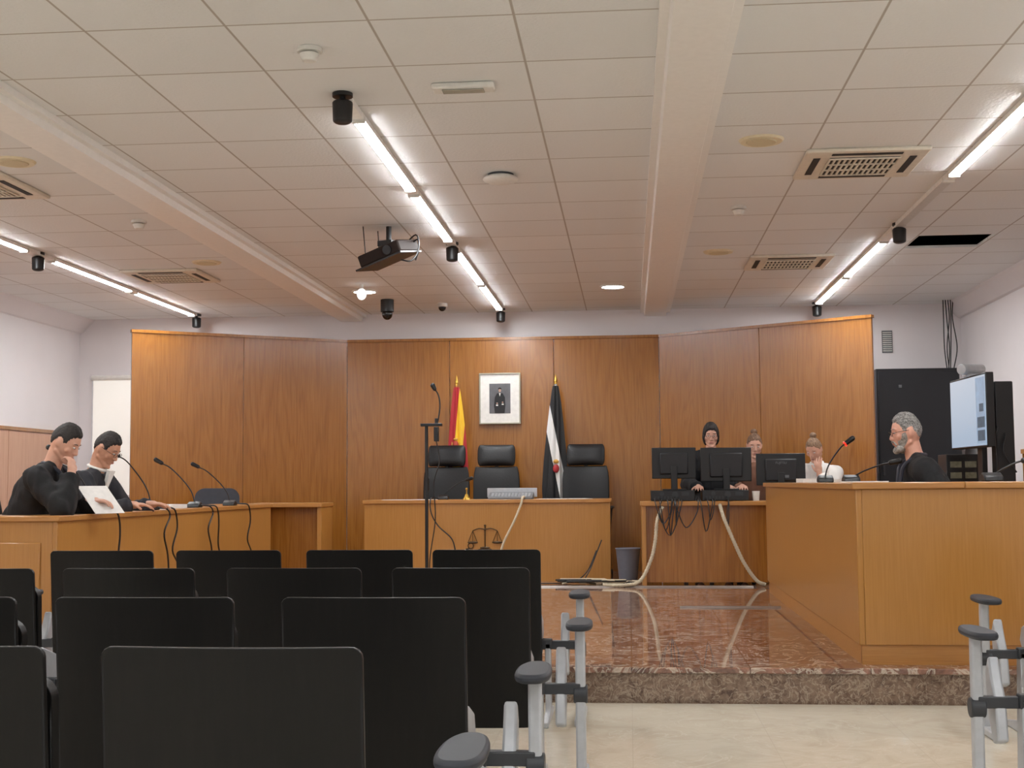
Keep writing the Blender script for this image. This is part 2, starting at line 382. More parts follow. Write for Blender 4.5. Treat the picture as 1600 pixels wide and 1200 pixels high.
for x,y in((.76,7.24),(.76,10.76),(-3.55,7.21),(-3.55,10.71)):
    t=thing('ceiling_speaker','round flat cream ceiling speaker plate','speaker',(x,y,CH),group='ceiling speakers')
    MB().cyl((0,0,0),(0,0,-.012),.125,.115,seg=36).obj('plate',plain('cream_plate',srgb(226,214,182),.5),t)
    MB().cyl((0,0,-.012),(0,0,-.018),.085,.08,seg=30).obj('grille',plain('cream_plate2',srgb(212,198,162),.6,bump=.5,scale=200),t)
for x,y in((-1.36,5.46),(-3.47,8.96),(.78,9.01)):
    t=thing('smoke_detector','small white dome smoke detector on the ceiling','smoke detector',(x,y,CH),group='smoke detectors')
    MB().cyl((0,0,0),(0,0,-.02),.055,seg=28).obj('base',WHITE,t,bevel=.003)
    MB().cyl((0,0,-.026),(0,0,-.06),.045,.03,seg=28).cyl((0,0,-.02),(0,0,-.03),.03).obj('sensor_dome',WHITE,t,bevel=.004)
t=thing('wireless_access_point','white disc-shaped device mounted under the ceiling','access point',(-.76,7.87,CH))
MB().cyl((0,0,0),(0,0,-.02),.08,seg=30).obj('mount',DARKG,t)
MB().cyl((0,0,-.02),(0,0,-.03),.09,.11,seg=36).ell((0,0,-.032),(.11,.11,.028),u=36).obj('dome',WHITE,t)
t=thing('emergency_light','slim white rectangular emergency light on the ceiling','emergency light',(-.76,6.05,CH))
MB().b2(-.15,.15,-.05,.05,-.03,0).obj('body',WHITE,t,bevel=.01)
MB().b2(-.1,.1,-.03,.03,-.036,-.03).obj('lens',plain('lens_grey',srgb(168,168,158),.2),t,bevel=.004)
t=thing('surveillance_camera','black dome security camera hanging from the ceiling','camera',(-2.45,13.15,CH))
MB().cyl((0,0,0),(0,0,-.13),.068,seg=28).obj('housing',BLACK,t,bevel=.004)
MB().ell((0,0,-.15),(.055,.055,.06)).obj('lens_dome',plain('gloss_black',srgb(10,10,12),.08),t)
t=thing('surveillance_camera','small white dome security camera','camera',(-1.93,13.5,CH))
MB().cyl((0,0,0),(0,0,-.04),.055,seg=28).obj('housing',WHITE,t,bevel=.004)
MB().ell((0,0,-.045),(.04,.04,.04)).obj('lens_dome',plain('gloss_black',srgb(10,10,12),.08),t)
t=thing('projector','dark projector on a tilted ceiling bracket shelf','projector',(-1.74,9.4,CH-.20),rz=math.radians(-22))
RT=Matrix.Rotation(math.radians(-16),3,'Y')@Matrix.Rotation(math.radians(10),3,'X')
MB().box((0,0,0),(.36,.30,.09),RT).obj('body',plain('projector_brown',srgb(34,24,20),.7,spec=.2),t,bevel=.012)
MB().box((0,0,-.055),(.40,.32,.012),RT).obj('shelf',BLACK,t)
MB().cyl(RT@V((.08,-.15,0)),RT@V((.08,-.165,0)),.035).obj('lens',plain('gloss_black',srgb(10,10,12),.08),t)
m=MB()
for x,y in((-.16,-.1),(-.16,.1)): m.cyl(RT@V((x,y,-.05)),(x,y,.20),.004,seg=8)
m.box((0,0,.07),(.12,.12,.04)).cyl((0,0,.05),(0,0,.20),.02).obj('ceiling_bracket',BLACK,t)
MB().tube([(.1,.1,.05),(.2,.08,.1),(.22,.05,0),(.19,.0,-.07),(.12,-.02,-.06)],.006).obj('cable',BLACK,t)
MB().tube([(.05,.1,.05),(.17,.1,.14),(.2,.1,.05),(.17,.1,-.05)],.006).obj('cable',BLACK,t)

# ------------------------------------------------------------ wall things
pf=thing('framed_portrait','official portrait photograph in thin silver-gold frame with white mat','picture',(-1.385,14.10,1.77))
w,h=.225,.555; SG=plain('silver_gold',srgb(176,172,150),.35,metal=.6)
MB().b2(-w,w,-.03,0,0,.014).b2(-w,w,-.03,0,h-.014,h).b2(-w,-w+.014,-.03,0,.014,h-.014).b2(w-.014,w,-.03,0,.014,h-.014).obj('frame',SG,pf,bevel=.002)
MB().b2(-w+.014,w-.014,-.015,0,.014,h-.014).obj('mat_board',PAPER,pf,smooth=False)
MB().b2(-.115,.115,-.018,-.015,.115,.44).obj('photograph',plain('photo_bg',srgb(92,92,96),.5,var=.35,scale=5),pf,smooth=False)
MB().prism([(-.055,.116),(.05,.116),(.06,.2),(.055,.29),(.03,.335),(-.03,.335),(-.055,.29),(-.065,.2)],'Y',-.021,-.018).ell((0,-.021,.383),(.018,.002,.014)).obj('figure_robe',plain('photo_black',srgb(14,14,18),.6),pf,smooth=False)
MB().ell((0,-.0215,.366),(.014,.002,.021)).ell((-.03,-.0215,.225),(.009,.002,.008)).ell((.03,-.0215,.235),(.009,.002,.008)).obj('figure_skin',plain('photo_skin',srgb(180,145,128),.6),pf)
MB().prism([(-.009,.335),(.009,.335),(0,.30)],'Y',-.0225,-.021).b2(-.042,-.02,-.0225,-.021,.198,.210).b2(.02,.042,-.0225,-.021,.208,.220).obj('figure_collar',PAPER,pf,smooth=False)
def flagmat(name,stops,kx,kz,z0):
    m,nt,b=newmat(name)
    tc=nd(nt,'ShaderNodeTexCoord'); sp=nd(nt,'ShaderNodeSeparateXYZ',{0:tc.outputs['Object']})
    f=math_(nt,'ADD',math_(nt,'MULTIPLY',sp.outputs[0],kx),math_(nt,'MULTIPLY',math_(nt,'SUBTRACT',sp.outputs[2],z0),kz))
    c=ramp(nt,math_(nt,'ADD',f,.5),stops,'CONSTANT'); nt.links.new(c,b.inputs['Base Color'])
    b.inputs['Roughness'].default_value=.6; b.inputs['Sheen Weight'].default_value=.1
    return m
def flag(x,label,mat,wb,seed,crest):
    t=thing('flag',label,'flag',(x,13.87,PZ))
    MB().cyl((0,0,.02),(0,0,2.02),.014).obj('pole',WOODT if crest=='s' else LGREY,t)
    MB().cyl((0,0,2.0),(0,0,2.03),.02,.015).cyl((0,0,2.03),(0,0,2.11),.022,.001).ell((0,0,2.03),.02).obj('finial',GOLD,t)
    MB().cyl((0,0,0),(0,0,.03),.14,.12,seg=28).cyl((0,0,.03),(0,0,.07),.04,.02).obj('stand_base',GOLD,t)
    bm=MB(); nu,nv=72,28; z0,z1=.62,1.98; rings=[]
    for j in range(nv+1):
        v=j/nv; z=z1+(z0-z1)*v; r=.025+wb*min(1,v*1.25)**.8
        ring=[]
        for i in range(nu):
            a=2*PI*i/nu
            f=1+.26*math.sin(7*a+seed+v*1.2)+.14*math.sin(12*a+seed*2-v*2)
            zz=z-(.10*math.sin(a*1.0+seed)+.03*math.sin(7*a+seed))*v
            ring.append(bm.bm.verts.new((r*f*math.cos(a)*.95+ .018*v*math.sin(3*v+seed),r*f*math.sin(a)*.55-.01,zz)))
        rings.append(ring)
    for A_,B_ in zip(rings,rings[1:]):
        for i in range(nu): bm.bm.faces.new((A_[i],A_[(i+1)%nu],B_[(i+1)%nu],B_[i]))
    bm.bm.faces.new(rings[0])
    bm.obj('cloth',mat,t)
    cy=-.078
    if crest=='s':
        MB().ell((-.005,cy+.022,1.36),(.032,.02,.046)).obj('coat_of_arms',plain('crest_red',srgb(170,60,40),.6),t)
        MB().ell((-.005,cy+.02,1.42),(.026,.018,.014)).ell((-.045,cy+.03,1.36),(.006,.01,.035)).ell((.036,cy+.03,1.36),(.006,.01,.035)).obj('crown_emblem',plain('crest_gold',srgb(200,150,60),.6),t)
    else:
        MB().ell((.0,cy,1.10),(.034,.02,.045)).obj('coat_of_arms',plain('crest_red2',srgb(165,40,45),.6),t)
        MB().ell((.0,cy+.002,1.175),(.030,.018,.022)).obj('crown_emblem',plain('crest_gold',srgb(200,150,60),.6),t)
R_,Y_=srgb(172,20,32),srgb(240,192,36)
flag(-1.83,'red and yellow national flag draped on a pole',flagmat('flag_spain',[(0,R_),(.42,Y_),(.70,R_)],3.2,-.28,1.3),.088,1.,'s')
K_,W_=srgb(12,13,16),srgb(232,232,230)
flag(-.765,'black and white regional flag with crest draped on a pole',flagmat('flag_region',[(0,K_),(.34,W_),(.62,K_)],3.,.6,1.25),.096,2.6,'x')
t=thing('wall_vent','small white louvred vent grille high on the wall','vent',(2.79,YB,2.5))
MB().b2(-.055,.055,-.01,0,0,.24).obj('frame',GREYPL,t)
m=MB()
for k in range(10): m.box((0,-.014,.02+k*.022),(.095,.014,.006),Matrix.Rotation(.5,3,'X'))
m.obj('louvre',WHITE,t)
t=thing('equipment_cabinet','tall black metal equipment cabinet against the wall','cabinet',(2.98,13.72,PZ))
MB().b2(-.42,.42,.02,.5,0,2.1).obj('body',plain('cab_black',srgb(15,17,22),.5),t,bevel=.004)
MB().b2(-.405,.405,0,.02,.03,2.07).obj('door',plain('cab_black2',srgb(18,20,26),.45),t,bevel=.004)
MB().b2(-.2,-.17,-.012,0,1.9,1.93).obj('badge',GREYPL,t)
MB().b2(-.38,-.36,-.02,0,1.0,1.15).obj('handle',DARKG,t)
t=thing('hanging_cables','bundle of black cables dropping from the ceiling','cable',(3.38,14.0,CH))
for k in range(5):
    x=-.06+k*.025
    MB().tube([(x,0,0),(x+.01*math.sin(k),0,-.2),(x+.03*math.sin(k*2),.0,-.5),(x+.02*math.cos(k),0,-.74)],.006).obj('cable',BLACK,t)
tv=thing('television_on_stand','flat screen television on a black stand with a camera on top','television',(2.67,10.45,PZ),rz=math.radians(2.5))
MB().b2(-.03,.03,-.46,.46,1.19,1.75).obj('screen_housing',BLACK,tv,bevel=.006)
def screenmat():
    m,nt,b=newmat('tv_screen')
    tc=nd(nt,'ShaderNodeTexCoord'); sp=nd(nt,'ShaderNodeSeparateXYZ',{0:tc.outputs['Object']})
    c=ramp(nt,math_(nt,'MULTIPLY',math_(nt,'SUBTRACT',sp.outputs[2],1.2),1.9),[(0,srgb(170,195,220)),(.5,srgb(190,210,230)),(1,srgb(205,220,236))])
    nt.links.new(c,b.inputs['Emission Color']); b.inputs['Emission Strength'].default_value=.75; b.inputs['Roughness'].default_value=.2; b.inputs['Base Color'].default_value=(.05,.05,.06,1)
    return m
MB().b2(-.033,-.03,-.445,.445,1.205,1.735).obj('screen',screenmat(),tv,smooth=False)
MB().b2(-.0345,-.033,-.44,-.22,1.22,1.72).obj('screen_side_strip',plain('scr_strip',srgb(120,145,170),.3,var=.25,scale=14,emit=srgb(150,172,196),es=.55),tv,smooth=False)
MB().b2(-.036,-.0345,-.42,-.25,1.24,1.32).b2(-.036,-.0345,-.42,-.25,1.34,1.42).b2(-.036,-.0345,-.40,-.30,1.46,1.52).obj('screen_picture',plain('scr_pic',srgb(60,80,95),.3,var=.5,scale=22,emit=srgb(80,105,125),es=.4),tv,smooth=False)
MB().b2(.05,.09,-.06,.06,.05,1.75).b2(.03,.05,-.1,.1,1.35,1.6).obj('stand_column',BLACK,tv,bevel=.004)
MB().b2(-.25,.09,-.35,.35,0,.05).obj('stand_base',BLACK,tv,bevel=.01)
MB().cyl((-.10,-.1,1.80),(.1,.05,1.81),.042,seg=20).b2(-.06,.02,-.08,.02,1.745,1.77).obj('webcam',LGREY,tv,bevel=.003)
sp_=thing('column_speaker','tall black column loudspeaker','speaker',(2.87,10.35,PZ))
MB().b2(-.07,.07,-.07,.07,.7,1.70).obj('body',BLACK,sp_,bevel=.01)
MB().cyl((0,0,.03),(0,0,.7),.018).cyl((0,0,0),(0,0,.03),.085).obj('stand',BLACK,sp_)
MB().tube([(-.06,-.08,1.35),(-.09,-.12,1.25),(-.08,-.12,1.05),(-.09,-.1,.95),(-.07,-.08,.9)],.007).obj('cable',BLACK,sp_)
MB().tube([(0,-.08,1.3),(-.03,-.12,1.15),(.06,-.12,1.0)],.006).obj('cable',BLACK,sp_)
po=thing('audio_rack','small dark electronics rack with lit displays','electronics',(2.74,11.15,PZ))
MB().b2(-.11,.15,0,.3,0,1.16).obj('body',BLACK,po,bevel=.004)
for i in range(2):
    for j in range(2): MB().b2(-.08+i*.12,.01+i*.12,-.006,0,.96+j*.09,1.01+j*.09).obj('display',plain('display_glow',srgb(70,66,58),.3,var=.5,scale=30,emit=srgb(120,112,85),es=.2),po,smooth=False)
for k,(y,z,hh) in enumerate(((10.9,1.5,.25),(10.5,1.52,.22),(10.1,1.48,.3))):
    s=MB().b2(XR-.004,XR-.0005,y-.1,y+.1,z,z+hh).obj('paper_notice',PAPER,smooth=False); tag(s,'white paper notice pinned to the wall','notice',group='wall notices')

# ------------------------------------------------------------ office chairs
def office_chair(high=True):
    t=thing('office_chair','black leather office chair with tall back and headrest' if high else 'black low-backed office chair','chair',(0,0,0))
    MB().box((0,0,.47),(.48,.46,.09)).obj('seat',BLACK2,t,bevel=.035)
    def pad(w,z0,z1,y,curv,nm,pf_=.03):
        m=MB(); nx,nz=14,8; g=[]
        for s in(0,1):
            G=[]
            for j in range(nz+1):
                row=[]
                for i in range(nx+1):
                    u=-1+2*i/nx; v=j/nz
                    ww=w/2*(1-.10*(2*v-1)**4); puff=pf_*(1-u**4)*(1-(2*v-1)**4)
                    yy=y-curv*u*u+ (v*.05) + (.03-0 if s else 0)+(-puff if s==0 else puff*.6)
                    row.append(m.bm.verts.new((u*ww,yy,z0+(z1-z0)*v)))
                G.append(row)
            g.append(G)
        for s in(0,1):
            for j in range(nz):
                for i in range(nx): m.bm.faces.new((g[s][j][i],g[s][j][i+1],g[s][j+1][i+1],g[s][j+1][i]))
        for i in range(nx):
            for j in(0,nz): m.bm.faces.new((g[0][j][i],g[0][j][i+1],g[1][j][i+1],g[1][j][i]))
        for j in range(nz):
            for i in(0,nx): m.bm.faces.new((g[0][j][i],g[0][j+1][i],g[1][j+1][i],g[1][j][i]))
        m.obj(nm,BLACK2,t,angle=70,bevel=.01)
    if high:
        pad(.49,.56,1.125,.20,.04,'backrest'); pad(.40,1.13,1.355,.235,.03,'headrest',.045)
        MB().cyl((0,.26,1.05),(0,.28,1.2),.02).obj('headrest_post',BLACK,t)
    else: pad(.42,.56,.9,.2,.03,'backrest')
    for s in(-1,1):
        MB().b2(s*.27-.03,s*.27+.03,-.14,.14,.68,.71).obj('armrest',BLACK,t,bevel=.01)
        MB().cyl((s*.27,.05,.68),(s*.25,.05,.46),.015).cyl((s*.25,.05,.46),(s*.15,.05,.44),.015).obj('arm_post',BLACK,t)
    MB().cyl((0,0,.1),(0,0,.43),.025).cyl((0,.1,.45),(0,.24,.6),.02).obj('gas_lift',BLACK,t)
    m=MB()
    for k in range(5):
        a=2*PI*k/5+.3; e=V((math.cos(a)*.27,math.sin(a)*.27,.07)); m.cyl((0,0,.11),e,.025,.015)
        MB().cyl(e+V((-.02,0,-.04)),e+V((.02,0,-.04)),.03,seg=14).obj('caster',BLACK,t)
    m.obj('star_base',BLACK,t)
    return t
oc=office_chair(True); oc.location=(-1.92,13.50,PZ); oc['group']='bench chairs'
dup(oc,(-1.38,13.50,PZ),.05); dup(oc,(-.46,13.50,PZ),-.04)
ol=office_chair(False); ol['group']='staff chairs'; OLUSED=[0]

# ------------------------------------------------------------ auditorium chairs
def board(name,w,z0,z1,r,curv,tilt,thick,mat,parent,y0=0,nx=26,nz=6,angle=50):
    m=MB(); us=[math.sin(PI/2*(-1+2*i/nx)) for i in range(nx+1)]; F=[]
    for s in(0,1):
        G=[]
        for j in range(nz+1):
            row=[]
            for u in us:
                x=u*w/2; dx=max(0,abs(x)-(w/2-r)); zt=z1-(r-math.sqrt(max(0,r*r-dx*dx))); zb=z0+(r-math.sqrt(max(0,r*r-dx*dx)))
                z=zb+(zt-zb)*j/nz
                row.append(m.bm.verts.new((x,y0-curv*(1-u*u)-tilt*(z-z0)+s*thick,z)))
            G.append(row)
        F.append(G)
    nx=len(us)-1
    for s in(0,1):
        for j in range(nz):
            for i in range(nx): m.bm.faces.new((F[s][j][i],F[s][j][i+1],F[s][j+1][i+1],F[s][j+1][i]))
    for i in range(nx):
        for j in(0,nz): m.bm.faces.new((F[0][j][i],F[0][j][i+1],F[1][j][i+1],F[1][j][i]))
    for j in range(nz):
        for i in(0,nx): m.bm.faces.new((F[0][j][i],F[0][j+1][i],F[1][j+1][i],F[1][j][i]))
    return m.obj(name,mat,parent,angle=angle,bevel=.003)
ARMM=plain('armrest_grey',srgb(46,48,54),.55,spec=.3)
def aud_chair(arms):
    t=thing('auditorium_chair','dark wenge tip-up auditorium chair with light grey metal frame','chair',(0,0,0),group='rows of auditorium chairs')
    board('backrest',.515,.22,.812,.022,.018,.10,.014,WENGE,t,y0=.04)
    board('seat',.46,.40,.74,.05,.01,.05,.035,WENGE,t,y0=.10)
    MB().b2(-.30,.30,.10,.15,.33,.38).obj('beam',DARKG,t,bevel=.006)
    for s in(-1,1):
        MB().prism([(.06,.36),(.06,.50),(.10,.50),(.22,.46),(.25,.40),(.20,.34),(.12,.30)],'X',s*.243-.010,s*.243+.010).obj('side_bracket',LGREY,t,bevel=.006)
        MB().prism([(.10,.36),(.16,.36),(.19,.05),(.36,.025),(.36,0),(-.12,0),(-.12,.025),(.10,.05)],'X',s*.28-.014,s*.28+.014).obj('leg',LGREY,t,bevel=.005)
    for s in arms:
        x=s*.435
        MB().prism([(.125,.03),(.17,.03),(.155,.58),(.115,.58)],'X',x-.019,x+.019).b2(x-.024,x+.024,-.08,.33,0,.035).obj('arm_post',LGREY,t,bevel=.008)
        xx=min(s*.29,x); xb=max(s*.29,x)
        MB().b2(xx,xb,.115,.155,.33,.37).cyl((x-.026,.14,.33),(x+.026,.14,.33),.035).obj('arm_bracket',DARKG,t,bevel=.004)
        xc=s*.36
        MB().prism([(.10,.22),(.16,.20),(.22,.30),(.24,.44),(.20,.50),(.16,.42),(.12,.36)],'X',xc-.020,xc+.020).obj('hinge_cover',LGREY,t,bevel=.008)
        P=[]
        for k in range(32):
            a=2*PI*k/32; cx,sx_=math.cos(a),math.sin(a)
            P.append((x+.050*math.copysign(abs(cx)**.7,cx)*(1-.12*sx_),.11+.15*math.copysign(abs(sx_)**.8,sx_)))
        MB().prism(P,'Z',.580,.605).obj('armrest',ARMM,t,bevel=.009)
    return t
proto=aud_chair(()); protR=aud_chair((1,)); protL=aud_chair((-1,))
rows=[(2.5,[-1.03,-1.66,-2.29],0),(3.6,[-.97,-1.62,-2.25],0),(4.86,[-.89,-1.52,-2.16,-2.79],0),(6.2,[-.94,-1.55,-2.19,-2.82],1)]
used=set()
for y,xs,leftarm in rows:
    for i,x in enumerate(xs):
        src=protR if (i==0) else (protL if (leftarm and i==len(xs)-1) else proto)
        loc=(x+.262,y,0)
        if src.name not in used: used.add(src.name); src.location=loc
        else: dup(src,loc)
dup(protL,(1.20+.435,4.62,0)); dup(protL,(1.57+.435,5.92,0))

# ------------------------------------------------------------ microphones
def mic(base,tip,cable=None,red=False,label='black gooseneck microphone on a weighted desk base'):
    b=V(base);tp=V(tip); t=thing('gooseneck_microphone',label,'microphone',base,group='desk microphones')
    d=tp-b
    MB().prism([(-.06,0),(.06,0),(.05,.03),(.0,.05),(-.05,.03)],'X',-.05,.05).obj('base',BLACK,t,bevel=.008)
    mid=V((d.x*.15,d.y*.2,d.z*.55))
    MB().tube([(0,0,.03),mid*.6,V((d.x*.32,d.y*.3,d.z*.58)),V((d.x*.7,d.y*.7,d.z*.87)),d*.97],.005).obj('gooseneck',BLACK,t)
    dr=(d-V((d.x*.7,d.y*.7,d.z*.87))).normalized()
    MB().cap(d-dr*.02,.016,d+dr*.035,.018).obj('microphone_head',BLACK,t)
    if red: MB().torus(d-dr*.028,.014,.006,dr.to_track_quat('Z','Y').to_matrix()).obj('indicator_ring',RED,t)
    for c in (cable or []): MB().tube([V(q)-b for q in c],.0065).obj('cable',BLACK,t)
def lcab(y,k):
    r=random.Random(k)
    c1=[(-3.5,y+.04,.975),(-3.42,y+.12,.966),(-3.38,y+.20,.955),(-3.372,y+.24,.90),(-3.37,y+.25,.80),(-3.372,y+.20+r.uniform(-.05,.05),.65),(-3.37,y+.30,.5),(-3.36,y+.12,.25)]
    c2=[(-3.5,y-.02,.975),(-3.42,y+.02,.966),(-3.38,y+.06,.955),(-3.372,y+.10,.90),(-3.37,y-.02,.78),(-3.372,y+.03+r.uniform(-.05,.05),.62),(-3.37,y+.08,.45),(-3.36,y+.02,.25)]
    return [c1,c2] if k in(1,2) else [c1]
for k,(y,x2,z2,x1) in enumerate(((8.2,-3.72,1.36,-3.46),(9.3,-3.74,1.36,-3.48),(10.3,-3.78,1.32,-3.49),(11.2,-3.78,1.30,-3.48))):
    mic((x1,y,.95),(x2,y-.02,z2),lcab(y,k))
mic((1.32,9.0,1.115),(1.48,9.0,1.39),red=True,label='black gooseneck microphone with a red ring lit near the tip')
mic((1.40,8.45,1.115),(1.66,8.4,1.24)); mic((1.93,7.2,1.115),(2.12,7.2,1.23))
mic((-1.84,12.92,BT),(-1.58,12.85,BT+.2),[[(-1.84,12.95,.99),(-1.9,12.85,.985),(-1.93,12.66,.98),(-1.92,12.62,.85),(-1.85,12.62,.72),(-1.72,12.61,.6),(-1.68,12.60,.48)]])
t=thing('microphone_stand','tall black floor stand holding a gooseneck microphone','microphone stand',(-1.40,9.0,PZ))
MB().cyl((0,0,0),(0,0,1.36),.012).cyl((0,0,.9),(0,0,.98),.018).obj('pole',BLACK,t)
m=MB()
for k in range(3):
    a=2*PI*k/3+.5; m.cyl((0,0,.15),(math.cos(a)*.3,math.sin(a)*.3,.01),.009)
m.obj('tripod_base',BLACK,t)
MB().b2(-.04,.11,-.02,.02,1.345,1.365).b2(.055,.085,-.03,.03,1.24,1.34).cyl((.07,0,1.36),(.07,0,1.40),.012).obj('crossbar',BLACK,t,bevel=.003)
MB().tube([(.08,0,1.38),(.095,0,1.48),(.085,0,1.56),(.055,0,1.61)],.005).obj('gooseneck',BLACK,t)
MB().cap((.058,0,1.605),.014,(.045,0,1.63),.017).obj('microphone_head',BLACK,t)
MB().tube([(.07,0,1.24),(.09,0,1.1),(.05,0,.95),(.06,.0,.7),(.02,0,.4),(.03,0,.05)],.004).obj('cable',BLACK,t)

# ------------------------------------------------------------ things on desks
t=thing('control_console','light grey desktop console with raised display','console',(-1.17,12.95,BT))
MB().prism([(-.1,0),(.12,0),(.12,.07),(-.1,.02)],'X',-.22,.22).obj('body',GREYPL,t,bevel=.004)
m=MB()
for i in range(12):
    for j in range(3): m.box((-.18+i*.033,-.05+j*.045,.035+j*.011),(.024,.03,.012))
m.obj('keys',LGREY,t)
MB().b2(-.25,.25,.13,.15,.02,.11).obj('display_panel',LGREY,t,bevel=.004)
t=thing('desk_bell','small golden bell-shaped desk ornament','ornament',(-1.60,12.85,BT))
MB().cyl((0,0,0),(0,0,.015),.04,.035).cyl((0,0,.015),(0,0,.055),.03,.012).obj('bell_body',GOLD,t)
MB().cyl((0,0,.055),(0,0,.10),.006).ell((0,0,.105),.012).obj('handle',GOLD,t)
def sheet(x,y,z,w,h,rz,label='white paper sheet lying on the desk',grp='loose papers',name='paper_sheet',th=.003):
    o=MB().b2(-w/2,w/2,-h/2,h/2,0,th).obj(name,PAPER,smooth=False,loc=(x,y,z+.0005),rot=(0,0,rz)); tag(o,label,'paper',grp); return o
sheet(-2.3,12.9,BT,.3,.21,.1); sheet(-.75,12.92,BT,.3,.21,-.1); sheet(-.5,12.95,BT,.21,.3,.3); sheet(-2.05,12.95,BT,.21,.3,1.2)
for i,(x,y,a,th) in enumerate(((-3.62,8.78,.2,.004),(-3.7,9.1,-.3,.03),(-3.62,9.58,.1,.04),(-3.66,9.9,.4,.02),(-3.7,10.6,-.2,.02),(-3.7,8.4,.5,.004),(-3.66,10.05,1.2,.03))): sheet(x,y,.95,.21,.3,a,th=th,label='stack of white papers on the long desk')
for i,(x,y,a,th) in enumerate(((1.4,9.6,.2,.02),(1.42,10.3,-.3,.03),(1.4,8.0,.1,.006))): sheet(x,y,1.115,.21,.3,a,th=th,label='stack of white papers on the bench')
gl=thing('office_chair','grey fabric chair with rounded low back behind the desk','chair',(-4.05,12.62,PZ),rz=PI*.1)
GF=plain('grey_fabric',srgb(62,66,74),.8)
board('backrest',.44,.62,.92,.10,.04,.05,.03,GF,gl,y0=.2)
MB().box((0,0,.46),(.42,.40,.07)).obj('seat',GF,gl,bevel=.03)
MB().cyl((0,0,.06),(0,0,.43),.025).b2(-.02,.02,.15,.22,.42,.7).obj('post',BLACK,gl)
m=MB()
for k in range(5): m.cyl((0,0,.08),(math.cos(k*1.2566)*.22,math.sin(k*1.2566)*.22,.02),.02)
m.obj('star_base',BLACK,gl)
def monitor(x,y,z0,z1,w,tz,rz=0,txt=None,label='black computer monitor seen from behind'):
    t=thing('computer_monitor',label,'monitor',(x,y,tz),rz=rz,group='computer monitors')
    a,b=z0-tz,z1-tz
    MB().b2(-w/2,w/2,0,.025,a,b).obj('screen_housing',BLACK,t,bevel=.006)
    MB().b2(-w*.32,w*.32,-.03,0,a+.04,b-.05).obj('rear_cover',plain('black_plastic2',srgb(22,22,25),.5),t,bevel=.012)
    MB().b2(-w/2+.012,w/2-.012,.025,.027,a+.012,b-.012).obj('screen',plain('screen_glow',srgb(150,170,190),.2,emit=srgb(150,175,200),es=.5),t,smooth=False)
    MB().b2(-.03,.03,-.045,-.02,.01,a+.12).obj('stand_neck',BLACK,t,bevel=.004)
    MB().b2(-.11,.11,-.10,.09,0,.014).obj('stand_base',BLACK,t,bevel=.005)
    if txt:
        c=bpy.data.curves.new('txt','FONT'); c.body=txt; c.size=.03; c.align_x='CENTER'; c.extrude=.0006
        o=bpy.data.objects.new('tmp',c); COL.objects.link(o); dg=bpy.context.evaluated_depsgraph_get()
        me=bpy.data.meshes.new_from_object(o.evaluated_get(dg)); bpy.data.objects.remove(o)
        me.materials.clear(); me.materials.append(GREYPL)
        o=bpy.data.objects.new('lettering',me); COL.objects.link(o); o.parent=t; o.location=(0,-.0315,(a+b)/2+.05); o.rotation_euler=(PI/2,0,0)
        MB().b2(.03,.07,-.0315,-.03,a+.07,a+.095).obj('sticker',GREYPL,t,smooth=False)
def pc(x,y,w=.40):
    t=thing('desktop_computer','black desktop computer case lying flat on the table','computer',(x,y,.95),group='desktop computers')
    MB().b2(-w/2,w/2,-.17,.17,.005,.10).obj('case',BLACK,t,bevel=.004)
    m=MB()
    for i in range(7): m.b2(-w/2+.03+i*.03,-w/2+.045+i*.03,-.174,-.17,.02,.045)
    m.b2(w/2-.12,w/2-.05,-.175,-.17,.05,.085).cyl((-w/2+.1,-.174,.07),(-w/2+.1,-.17,.07),.02).cyl((0.02,-.174,.06),(.02,-.17,.06),.03)
    m.obj('rear_ports',DARKG,t)
pc(.40,12.32); pc(.88,12.32,.42)
monitor(.42,12.34,1.16,1.45,.41,1.05); monitor(.90,12.30,1.13,1.445,.47,1.05)
monitor(1.40,12.28,1.09,1.385,.45,.95,txt='FUJITSU',label='black computer monitor seen from behind with maker lettering and sticker')
pp=thing('white_cup','white paper cup on the clerk table','cup',(1.16,12.2,.95))
MB().cyl((0,0,0),(0,0,.09),.028,.036).obj('cup_body',WHITE,pp)
t=thing('waste_bin','grey plastic waste bin on the marble floor','bin',(-.02,12.55,PZ))
m=MB().cyl((0,0,0),(0,0,.32),.085,.115,seg=32); m.torus((0,0,.32),.115,.007); m.obj('bin_body',plain('bin_grey',srgb(92,94,104),.5),t)
def conduit(pts,parent,r=.016):
    MB().tube(pts,lambda u:r*(1+.12*math.sin(u*260)),seg=10,sub=26).obj('conduit',BEIGE,parent)
t=thing('cable_conduit','beige spiral conduit dropping from the clerk table to the floor','cable conduit',(.25,12.05,PZ),group='beige conduits')
conduit([(.05,.03,.72),(.0,-.03,.6),(-.02,-.03,.42),(-.06,-.03,.25),(-.16,-.05,.06),(-.3,-.08,.02),(-.5,-.05,.02)],t)
t=thing('cable_conduit','beige spiral conduit sagging under the clerk table','cable conduit',(.85,12.05,PZ),group='beige conduits')
conduit([(-.03,.03,.74),(.0,-.04,.62),(.08,-.05,.42),(.17,-.05,.22),(.28,-.04,.06),(.36,-.03,.02)],t)
t=thing('cable_conduit','beige conduit looping over the bench front','cable conduit',(-1.15,12.62,PZ),group='beige conduits')
conduit([(.12,.3,.81),(.12,.02,.81),(.11,-.03,.75),(.05,-.05,.6),(.0,-.05,.5),(-.06,-.04,.38),(-.1,-.04,.25)],t,.011)
r=random.Random(3)
t=thing('black_cables','tangle of black cables hanging off the clerk table','cable',(.6,12.06,PZ))
